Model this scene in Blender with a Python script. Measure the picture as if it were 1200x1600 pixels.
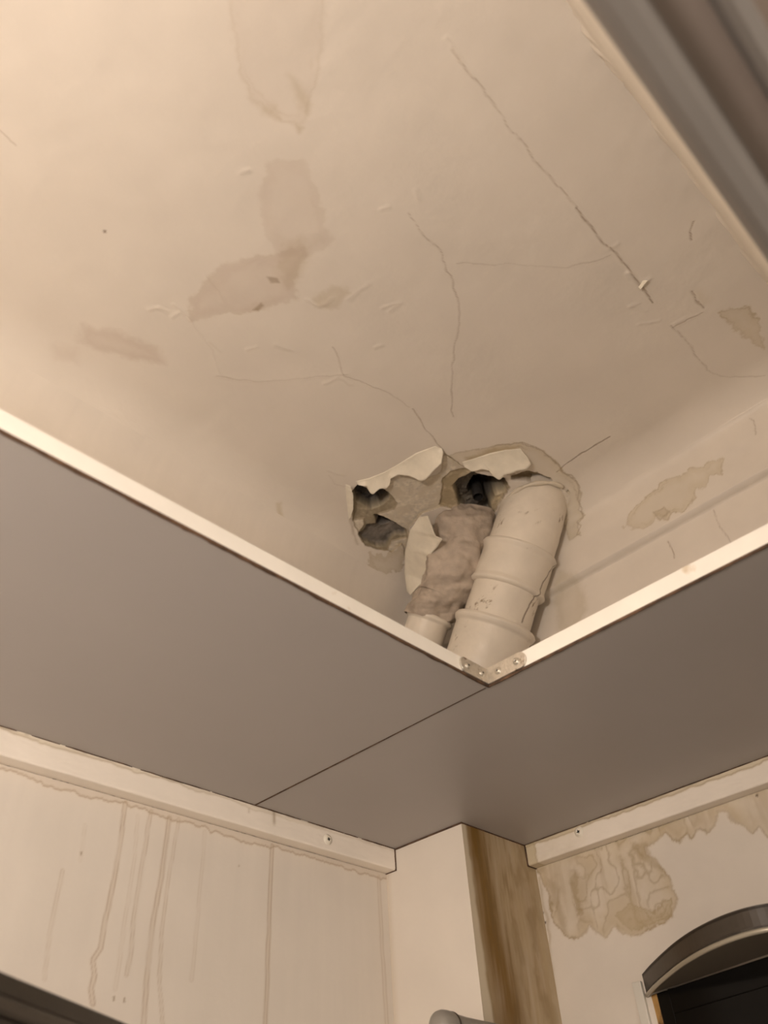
import bpy, bmesh, math, random
import numpy as np
from mathutils import Vector, Matrix, noise as mnoise

for o in list(bpy.data.objects):
    bpy.data.objects.remove(o)
SC = bpy.context.scene
COL = SC.collection
random.seed(4)

# ------------------------------------------------------------------ camera
# world: x runs along the left wall, y along the right wall, z is up
CAMZ = 1.65
F = 1242.6                                   # focal length in pixels of a 1200x1600 frame
RM = np.array([[0.70461949, -0.70780406, -0.05024714],
               [-0.45061955, -0.50104313, 0.73884897],
               [-0.54813629, -0.49796504, -0.67199511]])   # world -> camera
cam_d = bpy.data.cameras.new('camera')
cam = bpy.data.objects.new('camera', cam_d)
COL.objects.link(cam)
cam_d.sensor_fit = 'AUTO'
cam_d.sensor_width = 36.0
cam_d.lens = F / 1600 * 36.0
cam_d.clip_start = 0.01
M4 = Matrix([list(r) for r in RM.T.tolist()]).to_4x4()
M4.translation = Vector((0, 0, CAMZ))
cam.matrix_world = M4
cam_d.dof.use_dof = True
cam_d.dof.focus_distance = 1.05
cam_d.dof.aperture_fstop = 5.6
SC.camera = cam

# ------------------------------------------------------------------ world, light, exposure
SC.view_settings.view_transform = 'Standard'
SC.view_settings.look = 'None'
SC.view_settings.exposure = -0.06
SC.view_settings.gamma = 1.0
SC.view_settings.use_curve_mapping = False
W = bpy.data.worlds.new('world')
SC.world = W
W.use_nodes = True
W.node_tree.nodes['Background'].inputs[0].default_value = (1.0, 0.84, 0.68, 1)
W.node_tree.nodes['Background'].inputs[1].default_value = 1.0

def lamp(loc, power, radius, color):
    d = bpy.data.lights.new('room_or_fill_lamp', 'POINT')
    d.energy = power; d.shadow_soft_size = radius; d.color = color
    o = bpy.data.objects.new('room_or_fill_lamp', d)
    o.location = loc
    COL.objects.link(o)
    return o
LAMP = (-0.46, 0.08, CAMZ + 0.16)
FILL = (0.05, -0.75, CAMZ + 0.20)
lamp(FILL, 7.0, 0.08, (1.0, 0.85, 0.74))          # added fill lamp behind the doorway, brightens batten fronts and edge strip
lamp(LAMP, 19.0, 0.04, (1.0, 0.885, 0.80))

# ------------------------------------------------------------------ geometry of the room (metres)
ZP = CAMZ + 0.400          # underside of the lowered ceiling boards
ZC = CAMZ + 0.912          # old ceiling
YA = 0.802                 # left wall plane
XB = 0.994                 # right wall plane
CX, CY = 0.837, 0.660      # outer corner of the boxed-in pipe chase
OX, OY = 0.5885, 0.4092    # corner of the opening in the lowered ceiling
XL = -0.90                 # far-left end of the room
RC = 0.085                 # radius of the cove between ceiling and walls
BW, BH = 0.0195, 0.0285    # batten depth and height

# ------------------------------------------------------------------ helpers: rays
def ray(x, y):
    return RM.T @ np.array([x - 600.0, 800.0 - y, -F])
def at_z(x, y, z):
    d = ray(x, y); t = (z - CAMZ) / d[2]; return d * t + np.array([0, 0, CAMZ])
def at_y(x, y, Y):
    d = ray(x, y); return d * (Y / d[1]) + np.array([0, 0, CAMZ])
def at_x(x, y, X):
    d = ray(x, y); return d * (X / d[0]) + np.array([0, 0, CAMZ])
INNER = np.array([XB - RC, YA - RC, ZC - RC])
def at_shell(x, y, off=0.0):
    """where the ray of a pixel meets the coved shell (ceiling + walls), off = metres in front of it"""
    d = ray(x, y); d = d / np.linalg.norm(d)
    back = max(0.0, off - .04); off = min(off, .04)               # larger gaps are measured back along the line of sight
    lo, hi = 0.0, 4.0
    for _ in range(50):
        m = (lo + hi) / 2
        p = d * m + np.array([0, 0, CAMZ])
        c = np.minimum(p, INNER)
        if np.linalg.norm(p - c) > RC - off: hi = m
        else: lo = m
    return d * (lo - back) + np.array([0, 0, CAMZ])

# ------------------------------------------------------------------ helpers: noise and masks on grids
def _hash(ix, iy, seed):
    n = (ix.astype(np.int64) * 374761393 + iy.astype(np.int64) * 668265263 + seed * 974711) & 0x7fffffff
    n = ((n ^ (n >> 13)) * 1274126177) & 0x7fffffff
    return ((n ^ (n >> 16)) & 0xffff) / 65535.0
def vnoise(x, y, seed=0):
    x0 = np.floor(x); y0 = np.floor(y)
    fx = x - x0; fy = y - y0
    fx = fx * fx * (3 - 2 * fx); fy = fy * fy * (3 - 2 * fy)
    a = _hash(x0, y0, seed); b = _hash(x0 + 1, y0, seed)
    c = _hash(x0, y0 + 1, seed); d = _hash(x0 + 1, y0 + 1, seed)
    return (a * (1 - fx) + b * fx) * (1 - fy) + (c * (1 - fx) + d * fx) * fy
def fbm(x, y, scale, seed=0, octv=4):
    s = 0; a = 1.0; t = 0
    x = np.asarray(x, float) * scale; y = np.asarray(y, float) * scale
    for k in range(octv):
        s = s + a * (vnoise(x + 17.3 * k, y - 9.1 * k, seed + k) - 0.5); t += a
        a *= 0.55; x = x * 2.03; y = y * 2.03
    return s / t * 2           # about -1..1
def smooth(e0, e1, x):
    t = np.clip((x - e0) / (e1 - e0), 0, 1); return t * t * (3 - 2 * t)
def sd_line(px, py, pts):
    d = np.full(px.shape, 9.0)
    for (ax, ay), (bx, by) in zip(pts[:-1], pts[1:]):
        ex, ey = bx - ax, by - ay; L = ex * ex + ey * ey + 1e-12
        t = np.clip(((px - ax) * ex + (py - ay) * ey) / L, 0, 1)
        d = np.minimum(d, np.hypot(px - ax - t * ex, py - ay - t * ey))
    return d
def sd_poly(px, py, pts):
    pts = [tuple(p) for p in pts]
    d = sd_line(px, py, pts + [pts[0]])
    ins = np.zeros(px.shape, bool)
    for (ax, ay), (bx, by) in zip(pts, pts[1:] + [pts[0]]):
        cr = ((ay > py) != (by > py)) & (px < (bx - ax) * (py - ay) / (by - ay + 1e-12) + ax)
        ins ^= cr
    return np.where(ins, -d, d)

class Surf:
    """dense painted surface: domain coords (u, v), colour per vertex, displacement along the normal"""
    def __init__(s, U, V, todom, col):
        s.U, s.V = U, V
        s.u, s.v = [a.ravel() for a in np.meshgrid(U, V)]
        s.todom = todom
        s.col = np.tile(np.array(col, float), (s.u.size, 1))
        s.disp = np.zeros(s.u.size)
    def pts(s, px): return [s.todom(*p) for p in px]
    def near(s, pts, pad):
        a = np.array(pts)
        return np.where((s.u > a[:, 0].min() - pad) & (s.u < a[:, 0].max() + pad) &
                        (s.v > a[:, 1].min() - pad) & (s.v < a[:, 1].max() + pad))[0]
    def warp(s, i, amp, scale, seed):
        u, v = s.u[i], s.v[i]
        return u + amp * fbm(u, v, scale, seed), v + amp * fbm(u, v, scale, seed + 50)
    def mix(s, i, m, c):
        m = np.clip(m, 0, 1)[:, None]; s.col[i] = s.col[i] * (1 - m) + np.array(c) * m
    def stain(s, px, c, amt=1.0, soft=0.006, warp=0.006, scale=60, seed=1, ring=None, ringw=0.0022, ramt=0.8, mottle=0.4):
        P = s.pts(px); i = s.near(P, 0.05)
        if not i.size: return
        u, v = s.warp(i, warp, scale, seed)
        d = sd_poly(u, v, P) + warp * .35 * fbm(s.u[i], s.v[i], scale * 4, seed + 3)
        m = smooth(soft, -soft, d) * amt
        m *= .75 + .45 * smooth(-.018, -.001, d)                    # pigment gathers at the rim
        m *= 1 - mottle * (0.5 + 0.5 * fbm(s.u[i], s.v[i], 45, seed + 9))
        s.mix(i, m, c)
        if ring is not None:
            r = np.exp(-((d) / ringw) ** 2) * (0.5 + 0.5 * smooth(-.3, .4, fbm(s.u[i], s.v[i], 30, seed + 5)))
            s.mix(i, r * ramt, ring)
            r = np.exp(-((d + .007 + .004 * fbm(s.u[i], s.v[i], 40, seed + 13)) / (ringw * .9)) ** 2) * smooth(0, .5, fbm(s.u[i], s.v[i], 24, seed + 15))
            s.mix(i, r * ramt * .6, ring)
    def line(s, px, c, w=0.0012, amt=1.0, warp=0.005, scale=38, seed=3, depth=0.0, lip=0.0, broken=0.5, fade=True):
        P = s.pts(px); i = s.near(P, 0.02)
        if not i.size: return
        u, v = s.warp(i, warp, scale, seed)
        d = sd_line(u, v, P); w = w * .88; amt = amt * .82; depth = depth * .7
        b = 1 - broken * smooth(-.3, .5, fbm(s.u[i], s.v[i], 9, seed + 7))
        g = np.exp(-(d / w) ** 2)
        s.mix(i, g * b * amt, c)
        s.disp[i] += g * b * depth
        if lip: s.disp[i] -= lip * .6 * np.exp(-(d / (w * 3)) ** 2) * b
    def recess(s, px, depth, soft=0.001, warp=0.004, scale=80, seed=11, c=None, amt=1.0, c2=None, rough=0.0, edge=None):
        P = s.pts(px); i = s.near(P, 0.04)
        if not i.size: return
        u, v = s.warp(i, warp, scale, seed)
        d = sd_poly(u, v, P)
        m = smooth(soft, -soft, d)
        n = fbm(s.u[i], s.v[i], 70, seed + 3); n2 = fbm(s.u[i], s.v[i], 220, seed + 4)
        s.disp[i] = s.disp[i] * (1 - m) + m * (depth + rough * (n + .5 * n2))
        if c is not None:
            cc = np.array(c)[None, :] * (1 + .35 * n2[:, None])
            if c2 is not None:
                k = smooth(-.3, .45, n)[:, None]; cc = cc * (1 - k) + np.array(c2)[None, :] * k
            mm = (m * amt)[:, None]; s.col[i] = s.col[i] * (1 - mm) + cc * mm
        if edge is not None:
            s.mix(i, np.exp(-(d / .0011) ** 2) * .8, edge)
    def mesh(s, name, pos, nrm, flip=False):
        P = pos + nrm * s.disp[:, None]
        nu, nv = len(s.U), len(s.V)
        idx = np.arange(nu * nv).reshape(nv, nu)
        q = np.stack([idx[:-1, :-1], idx[:-1, 1:], idx[1:, 1:], idx[1:, :-1]], -1).reshape(-1, 4)
        if flip: q = q[:, ::-1]
        me = bpy.data.meshes.new(name)
        me.vertices.add(len(P)); me.vertices.foreach_set('co', P.astype(np.float32).ravel())
        me.loops.add(q.size); me.loops.foreach_set('vertex_index', q.astype(np.int32).ravel())
        me.polygons.add(len(q))
        me.polygons.foreach_set('loop_start', np.arange(0, q.size, 4, dtype=np.int32))
        me.polygons.foreach_set('loop_total', np.full(len(q), 4, dtype=np.int32))
        me.polygons.foreach_set('use_smooth', np.ones(len(q), bool))
        at = me.color_attributes.new('Tint', 'FLOAT_COLOR', 'POINT')
        c4 = np.concatenate([np.clip(s.col, 0, 1), np.ones((len(P), 1))], 1)
        at.data.foreach_set('color', c4.astype(np.float32).ravel())
        me.update(calc_edges=True); me.validate()
        return me

def steps(*segs):
    """segs: (start, end, step) chained -> nonuniform coordinates"""
    out = []
    for a, b, st in segs:
        n = max(1, int(round((b - a) / st))); out += list(np.linspace(a, b, n, endpoint=False))
    out.append(segs[-1][1])
    return np.array(out)

# ------------------------------------------------------------------ helpers: materials
def material(name, color=(.8, .8, .8), rough=.5, metal=0.0, attr=None, noise=0.06, nscale=40.0, bump=0.1, bscale=120.0, spec=.5, dark=None):
    m = bpy.data.materials.new(name); m.use_nodes = True
    nt = m.node_tree; N = nt.nodes; L = nt.links
    b = N['Principled BSDF']
    b.inputs['Roughness'].default_value = rough
    b.inputs['Metallic'].default_value = metal
    b.inputs['Specular IOR Level'].default_value = spec
    tc = N.new('ShaderNodeTexCoord')
    nz = N.new('ShaderNodeTexNoise'); nz.inputs['Scale'].default_value = nscale; nz.inputs['Detail'].default_value = 6
    L.new(tc.outputs['Object'], nz.inputs['Vector'])
    mr = N.new('ShaderNodeMapRange')
    mr.inputs[1].default_value = .3; mr.inputs[2].default_value = .7
    mr.inputs[3].default_value = 1 - noise; mr.inputs[4].default_value = 1 + noise
    L.new(nz.outputs['Fac'], mr.inputs[0])
    mx = N.new('ShaderNodeMix'); mx.data_type = 'RGBA'; mx.blend_type = 'MULTIPLY'; mx.inputs[0].default_value = 1
    if attr:
        a = N.new('ShaderNodeAttribute'); a.attribute_name = attr
        L.new(a.outputs['Color'], mx.inputs[6])
    else:
        mx.inputs[6].default_value = (*color, 1)
    L.new(mr.outputs[0], mx.inputs[7])
    out = mx.outputs[2]
    if dark:                                   # grime: blotches of another colour
        dcol, lo, hi, ds = dark
        n2 = N.new('ShaderNodeTexNoise'); n2.inputs['Scale'].default_value = ds; n2.inputs['Detail'].default_value = 8
        L.new(tc.outputs['Object'], n2.inputs['Vector'])
        r2 = N.new('ShaderNodeMapRange'); r2.inputs[1].default_value = lo; r2.inputs[2].default_value = hi
        L.new(n2.outputs['Fac'], r2.inputs[0])
        m2 = N.new('ShaderNodeMix'); m2.data_type = 'RGBA'
        L.new(r2.outputs[0], m2.inputs[0]); L.new(out, m2.inputs[6]); m2.inputs[7].default_value = (*dcol, 1)
        out = m2.outputs[2]
    L.new(out, b.inputs['Base Color'])
    if bump:
        nb = N.new('ShaderNodeTexNoise'); nb.inputs['Scale'].default_value = bscale; nb.inputs['Detail'].default_value = 5
        L.new(tc.outputs['Object'], nb.inputs['Vector'])
        bp = N.new('ShaderNodeBump'); bp.inputs['Strength'].default_value = bump; bp.inputs['Distance'].default_value = .004
        L.new(nb.outputs['Fac'], bp.inputs['Height']); L.new(bp.outputs[0], b.inputs['Normal'])
    return m

PAINT = (0.84, 0.772, 0.684)
M = {
 'ceil': material('ceiling_paint', attr='Tint', rough=.5, noise=.03, nscale=9, bump=.18, bscale=38, spec=.35),
 'wall': material('wall_paint', attr='Tint', rough=.42, noise=.03, nscale=12, bump=.12, bscale=60, spec=.4),
 'pipe': material('pipe_paint', attr='Tint', rough=.38, noise=.04, nscale=30, bump=.18, bscale=90, spec=.45),
 'plaster': material('lumpy_plaster', attr='Tint', rough=.7, noise=.12, nscale=60, bump=.7, bscale=75, spec=.3),
 'flap': material('paint_film', (.90, .835, .70), rough=.45, noise=.05, nscale=60, bump=.15, bscale=200),
 'plain': material('plain_wall_paint', (.84, .772, .684), rough=.5, noise=.03, nscale=10, bump=.1),
 'panel': material('grey_board', (.41, .382, .362), rough=.42, noise=.02, nscale=6, bump=.03, bscale=25, spec=.45),
 'batten': material('batten_paint', attr='Tint', rough=.4, noise=.03, nscale=20, bump=.1, bscale=80),
 'alu': material('aluminium_edge', (.96, .93, .86), rough=.38, metal=.08, noise=.03, nscale=30, bump=.03, dark=((.72, .62, .48), .66, .74, 28)),
 'zinc': material('zinc_plate', (.66, .62, .55), rough=.33, metal=.8, noise=.12, nscale=160, bump=.3, bscale=420, dark=((.22, .15, .09), .60, .70, 150)),
 'screw': material('screw_steel', (.62, .58, .50), rough=.3, metal=.8, noise=.1, nscale=200, bump=.1),
 'rust': material('rusty_edge', (.10, .055, .03), rough=.8, noise=.5, nscale=90, bump=.4, bscale=200),
 'frame': material('door_frame_paint', (.20, .182, .165), rough=.45, noise=.03, nscale=20, bump=.05),
 'framedk': material('door_frame_rebate', (.36, .295, .25), rough=.6, noise=.05, nscale=20, bump=.05),
 'dkmetal': material('dark_bronze_metal', (.060, .050, .040), rough=.35, metal=.3, noise=.1, nscale=20, bump=.04),
 'dkglass': material('dark_glass', (.008, .0075, .007), rough=.12, noise=.05, nscale=5, bump=0, spec=.15),
 'grey': material('grey_plastic', (.30, .275, .24), rough=.4, noise=.03, nscale=15, bump=.03),
 'hood': material('grey_hood_lacquer', (.052, .040, .029), rough=.4, noise=.04, nscale=12, bump=.03),
 'hoodunder': material('hood_underside_lacquer', (.20, .175, .145), rough=.4, noise=.04, nscale=12, bump=.03),
 'hoodrim': material('hood_rim', (.42, .38, .30), rough=.3, metal=.2, noise=.03, nscale=20, bump=.02),
 'wood': material('stained_wood', (.62, .36, .12), rough=.55, noise=.3, nscale=35, bump=.15, dark=((.10, .05, .02), .52, .62, 40)),
 'white': material('white_lacquer', (.72, .69, .62), rough=.4, noise=.03, nscale=20, bump=.04),
 'floor': material('floor_lino', (.12, .10, .085), rough=.5, noise=.08, nscale=8, bump=.05),
 'iron': material('old_iron', (.035, .032, .03), rough=.55, noise=.3, nscale=60, bump=.2),
}

# ------------------------------------------------------------------ helpers: objects
def add(name, me, mat, parent=None, label=None, cat=None, group=None, kind=None, smooth=False):
    o = bpy.data.objects.new(name, me)
    COL.objects.link(o)
    if mat is not None and not me.materials: me.materials.append(M[mat])
    if parent is not None: o.parent = parent
    if label: o['label'] = label
    if cat: o['category'] = cat
    if group: o['group'] = group
    if kind: o['kind'] = kind
    if smooth:
        for p in me.polygons: p.use_smooth = True
    return o
def empty(name, loc, label, cat, group=None):
    o = bpy.data.objects.new(name, None); o.empty_display_size = .05
    o.location = loc
    COL.objects.link(o)
    o['label'] = label; o['category'] = cat
    if group: o['group'] = group
    return o
def local(o, me):
    """mesh was written in world coordinates; make it local to its (unrotated) parent"""
    me.transform(Matrix.Translation(-o.location)); return me
def box_mesh(name, a, b, bev=0.0, seg=2):
    bm = bmesh.new()
    bmesh.ops.create_cube(bm, size=1)
    for v in bm.verts:
        v.co = Vector([a[k] + (v.co[k] + .5) * (b[k] - a[k]) for k in range(3)])
    if bev: bmesh.ops.bevel(bm, geom=bm.edges[:], offset=bev, segments=seg, profile=.5, affect='EDGES')
    me = bpy.data.meshes.new(name); bm.to_mesh(me); bm.free(); return me
def lathe_mesh(name, profile, frame, n=32, cap=True):
    """profile [(r, h)], frame = Matrix mapping local z-axis shape to world"""
    vs, fs = [], []
    for r, h in profile:
        for k in range(n):
            a = 2 * math.pi * k / n
            vs.append(frame @ Vector((r * math.cos(a), r * math.sin(a), h)))
    for j in range(len(profile) - 1):
        for k in range(n):
            k2 = (k + 1) % n
            fs.append((j * n + k, j * n + k2, (j + 1) * n + k2, (j + 1) * n + k))
    if cap:
        fs.append(tuple(range(n - 1, -1, -1)))
        fs.append(tuple((len(profile) - 1) * n + k for k in range(n)))
    me = bpy.data.meshes.new(name); me.from_pydata(vs, [], fs); me.update()
    for p in me.polygons: p.use_smooth = len(p.vertices) == 4
    return me
def axis_frame(origin, zdir, up=(0, 0, 1)):
    z = Vector(zdir).normalized(); u = Vector(up)
    if abs(z.dot(u)) > .95: u = Vector((1, 0, 0))
    x = u.cross(z).normalized(); y = z.cross(x)
    m = Matrix((x, y, z)).transposed().to_4x4(); m.translation = Vector(origin); return m
def prism_mesh(name, outline, d0, d1, bev=0.0):
    """outline: list of world points (planar), extruded between offsets vectors d0, d1"""
    bm = bmesh.new()
    A = [bm.verts.new(Vector(p) + Vector(d0)) for p in outline]
    B = [bm.verts.new(Vector(p) + Vector(d1)) for p in outline]
    bm.faces.new(A); bm.faces.new(B[::-1])
    n = len(A)
    for k in range(n):
        bm.faces.new((A[(k + 1) % n], A[k], B[k], B[(k + 1) % n]))
    bmesh.ops.recalc_face_normals(bm, faces=bm.faces[:])
    if bev: bmesh.ops.bevel(bm, geom=bm.edges[:], offset=bev, segments=2, profile=.5, affect='EDGES')
    me = bpy.data.meshes.new(name); bm.to_mesh(me); bm.free(); return me

# ------------------------------------------------------------------ colours on the surfaces
TAN = (.50, .40, .24); YEL = (.60, .50, .31); PINK = (.62, .51, .42); BROWN = (.30, .20, .09); EDGE = (.36, .27, .15)
CRK = (.34, .245, .155); RAW = (.50, .435, .33); DARK = (.045, .041, .037); MID = (.24, .215, .18)

# shell faces: domain -> rounded position
def shell(p):
    c = np.minimum(p, INNER)
    d = p - c
    L = np.linalg.norm(d, axis=1, keepdims=True)
    n = np.divide(d, np.maximum(L, 1e-9))
    return c + RC * n, n
def dom(face, px, py):
    p = at_shell(px, py); c = np.minimum(p, INNER); d = p - c
    k = {'c': 2, 'l': 1, 'r': 0}[face]
    d = d * RC / max(d[k], RC * .12); q = c + d
    return {'c': (q[0], q[1]), 'l': (q[0], q[2]), 'r': (q[1], q[2])}[face]

# ================================================================== CEILING
YC0 = 0.0118                                 # ceiling ends at the wall over the door
ce = Surf(steps((XL, -.12, .02), (-.12, .60, .0017), (.60, XB, .0012)),
          steps((YC0 - .02, .44, .0017), (.44, YA, .0012)),
          lambda x, y: dom('c', x, y), PAINT)
# gentle unevenness of old coats of paint
ce.disp += .0016 * fbm(ce.u, ce.v, 7, 21) + .0004 * fbm(ce.u, ce.v, 40, 22)
ce.col *= (1 + .025 * fbm(ce.u, ce.v, 5, 23))[:, None]

OVERLAY = []          # stains wrap from ceiling onto the walls: same calls on each face
def on_ceiling(s):
    T = (.60, .505, .385)
    s.stain([(300,470),(350,415),(420,400),(445,395),(470,385),(482,400),(452,440),(462,468),(400,485),(340,490),(295,502)], PINK, .55, .006, .008, 50, 31, ring=T, ramt=.25)
    s.stain([(448,380),(470,370),(490,395),(470,430),(455,450),(435,420)], TAN, .30, .008, .008, 60, 33)
    s.stain([(490,470),(515,450),(545,455),(530,480),(500,485)], TAN, .35, .006, .008, 60, 34)
    s.stain([(130,510),(190,520),(250,545),(256,570),(215,562),(160,548),(122,532)], PINK, .55, .008, .008, 50, 35)
    s.stain([(85,540),(120,548),(118,565),(88,560)], PINK, .3, .010, .006, 50, 36)
    s.stain([(420,262),(470,252),(485,275),(492,300),(505,330),(520,372),(480,400),(440,400),(412,350),(405,300)], PINK, .32, .006, .008, 50, 37, ring=T, ramt=.15)
    s.stain([(362,-20),(372,90),(388,150),(430,182),(470,196),(495,110),(508,-20)], PINK, .18, .008, .008, 40, 39, ring=T, ramt=.3)
    s.stain([(452,118),(470,135),(485,165),(478,178),(462,158)], TAN, .34, .007, .006, 60, 41)
    s.stain([(400,160),(430,170),(440,188),(410,178)], TAN, .30, .007, .006, 60, 42)
    s.stain([(462,196),(474,200),(470,208)], TAN, .5, .004, .003, 60, 43)
    s.stain([(418,432),(432,434),(436,442),(424,442)], BROWN, .55, .002, .002, 60, 44)
    s.stain([(395,484),(408,474),(412,478),(404,486)], BROWN, .6, .002, .002, 60, 45)
    s.stain([(1118,488),(1140,482),(1168,480),(1182,500),(1190,520),(1196,545),(1165,528),(1145,508)], YEL, .4, .004, .007, 70, 46, ring=TAN, ramt=.7, ringw=.0018)
    s.stain([(1080,455),(1095,450),(1110,470),(1100,480)], YEL, .2, .008, .006, 60, 47)
    s.stain([(432,785),(440,785),(446,815),(442,850),(436,840),(438,812)], YEL, .45, .004, .004, 60, 48)
    # cracks
    K = dict(c=CRK)
    s.line([(640,335),(668,372),(690,400),(708,445),(720,490),(712,540),(706,580),(709,650)], w=.0010, amt=.55, depth=.0010, lip=.0005, seed=51, **K)
    s.line([(705,75),(760,150),(800,205),(850,265),(900,325)], w=.0010, amt=.55, depth=.001, lip=.0006, seed=52, **K)
    s.line([(900,325),(955,390),(990,430),(1020,472)], w=.0012, amt=1.0, depth=.0020, lip=.0008, seed=53, broken=.1, **K)
    s.line([(1052,508),(1085,550),(1105,580),(1140,590),(1195,588)], w=.0010, amt=.55, depth=.001, seed=54, **K)
    s.line([(715,412),(800,415),(880,420),(955,398)], w=.0009, amt=.38, depth=.0008, lip=.0006, seed=55, **K)
    s.line([(872,737),(888,724),(910,708),(952,682)], w=.0013, amt=1.0, depth=.0025, lip=.0006, seed=56, broken=0, **K)
    s.line([(694,708),(664,668),(645,640)], w=.0010, amt=.7, depth=.001, lip=.0005, seed=57, broken=.2, **K)
    s.line([(520,540),(533,570),(540,588),(600,612),(640,636)], w=.0010, amt=.5, depth=.001, lip=.0007, seed=58, **K)
    s.line([(340,588),(400,597),(460,592),(540,586)], w=.0012, amt=.35, depth=.0008, lip=.0012, seed=59, **K)
    s.line([(1083,348),(1076,362),(1081,376)], w=.0012, amt=.9, depth=.001, seed=60, broken=0, **K)
    s.line([(1082,455),(1088,470),(1100,482)], w=.0011, amt=.8, depth=.001, seed=61, broken=0, **K)
    s.line([(1050,511),(1072,500),(1098,490)], w=.0012, amt=.7, depth=.001, lip=.0008, seed=62, broken=0, **K)
    s.line([(0,203),(25,226)], w=.0012, amt=.5, depth=.0008, seed=63, **K)
    s.line([(600,480),(625,474),(612,488)], w=.0011, amt=.25, depth=.0004, lip=.0014, seed=64, **K)
    s.line([(270,478),(300,500),(330,545),(345,585)], w=.0010, amt=.15, depth=.0004, lip=.0014, seed=65, **K)
    s.line([(985,425),(1002,446),(1012,437)], w=.0016, amt=.1, depth=0, lip=.0030, seed=66, broken=0, **K)
    for (x, y), r in (((958,384),.003),((385,268),.003),((240,485),.003),((275,492),.003),((602,326),.003),((990,478),.003),((1060,505),.003)):
        s.line([(x-6,y+2),(x+6,y-3)], w=.0012, amt=.12, depth=0, lip=.0012, seed=int(x), broken=0, **K)
    for x, y in ((131,676),(155,660),(163,362),(1132,772)):
        s.stain([(x-2,y-2),(x+2,y-2),(x+2,y+2),(x-2,y+2)], (.25,.18,.12), .8, .0015, .001, 60, int(x), mottle=0)
    for k, ln in enumerate([[(480,470),(500,478),(520,470)],[(325,430),(345,455),(350,470)],[(505,600),(530,590),(548,600)],[(430,540),(455,548)],[(575,445),(560,455),(545,470)],[(330,535),(345,548)],
                            [(385,545),(402,540)],[(515,735),(540,742)],[(250,480),(262,488)],[(650,300),(655,312)],[(700,60),(722,90),(740,120)],[(985,478),(1005,488)],[(1000,505),(1030,500)],[(585,545),(598,540)]]):
        s.line(ln, w=.0011, amt=.14, depth=.0002, lip=.0013, seed=600 + k, broken=.2, **K)
    # the damaged patch around the pipes
    ring = [(700,712),(735,704),(770,697),(812,692),(846,703),(868,722),(880,738),(900,752),(908,775),(904,795),(914,806),(904,818),(912,836),(898,846),(884,826),(880,790),(860,762),(820,745),(760,735),(720,738)]
    s.stain(ring, YEL, .38, .004, .004, 90, 71, ring=EDGE, ringw=.0014, ramt=.7)
    s.stain([(726,716),(770,700),(812,696),(800,708),(760,716),(735,728)], (.47,.35,.15), .6, .006, .004, 80, 72)
    s.line([(815,690),(848,704),(868,722),(880,738),(893,741),(905,762),(902,782),(912,805),(902,815),(908,838)], (.38,.29,.17), w=.0012, amt=.8, depth=.0008, lip=.0010, seed=73, broken=.15, warp=.004)
    # peeled field between the flaps: one coat of paint missing
    s.recess([(592,768),(612,748),(640,740),(660,752),(690,738),(694,708),(712,722),(742,738),(722,792),(690,792),(660,802),(640,822),(634,870),(628,850),(612,862),(590,858),(566,846),(551,812),(552,765)], .0022, .0008, .003, 90, 75, c=(.74,.67,.55), c2=(.68,.60,.47), amt=.9, rough=.0003, edge=(.42,.33,.2))
    s.recess([(692,750),(704,737),(726,733),(745,741),(775,748),(796,762),(770,806),(750,812),(725,800),(705,795),(686,790),(691,770)], .0055, .0012, .004, 90, 76, c=(.62,.53,.37), c2=(.45,.37,.24), rough=.0014, edge=(.33,.25,.14))
    s.recess([(551,768),(560,758),(574,764),(584,775),(594,764),(606,770),(621,788),(616,798),(604,802),(590,806),(600,810),(634,828),(637,842),(612,848),(606,860),(588,858),(572,852),(560,834),(570,822),(568,814),(552,814)], .006, .0010, .002, 90, 77, c=(.42,.36,.26), c2=(.34,.29,.2), rough=.0006, edge=(.30,.23,.14))
    s.recess([(552,768),(560,759),(573,764),(583,774),(593,765),(602,767),(608,776),(606,784),(595,792),(579,799),(568,793),(557,786)], .030, .0016, .002, 90, 78, c=DARK, c2=(.105,.095,.082), rough=.005)  # bare substrate, darkened further to stand in for shade inside the holes
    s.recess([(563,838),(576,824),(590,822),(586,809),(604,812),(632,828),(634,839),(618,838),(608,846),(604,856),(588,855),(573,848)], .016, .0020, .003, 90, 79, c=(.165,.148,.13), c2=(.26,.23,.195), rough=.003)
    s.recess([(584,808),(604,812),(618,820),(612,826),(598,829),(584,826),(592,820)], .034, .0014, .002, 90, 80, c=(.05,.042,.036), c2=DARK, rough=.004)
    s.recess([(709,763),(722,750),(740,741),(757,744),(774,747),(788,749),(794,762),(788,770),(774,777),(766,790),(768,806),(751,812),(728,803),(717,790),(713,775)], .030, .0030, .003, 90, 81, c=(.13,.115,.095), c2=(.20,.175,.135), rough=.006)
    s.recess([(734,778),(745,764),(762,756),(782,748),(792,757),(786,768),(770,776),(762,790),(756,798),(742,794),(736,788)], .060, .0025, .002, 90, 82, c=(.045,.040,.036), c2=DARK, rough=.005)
    s.recess([(798,744),(826,736),(846,742),(862,750),(852,756),(820,752),(800,752)], .010, .0014, .003, 90, 83, c=(.34,.27,.17), c2=(.26,.20,.12), rough=.0025)
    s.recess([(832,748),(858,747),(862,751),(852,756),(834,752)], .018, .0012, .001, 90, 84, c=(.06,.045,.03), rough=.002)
    # flaking yellow residue under the small holes
    s.stain([(578,862),(600,870),(620,858),(632,850),(632,878),(622,892),(600,896),(580,888)], (.54,.44,.27), .5, .004, .012, 90, 85, ring=(.42,.33,.19), ringw=.0011, ramt=.6)
    s.line([(552,812),(556,850)], (.50,.42,.32), w=.003, amt=.6, seed=86, broken=.2)
    s.line([(546,808),(550,830)], (.50,.42,.32), w=.002, amt=.5, seed=87, broken=.2)
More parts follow.
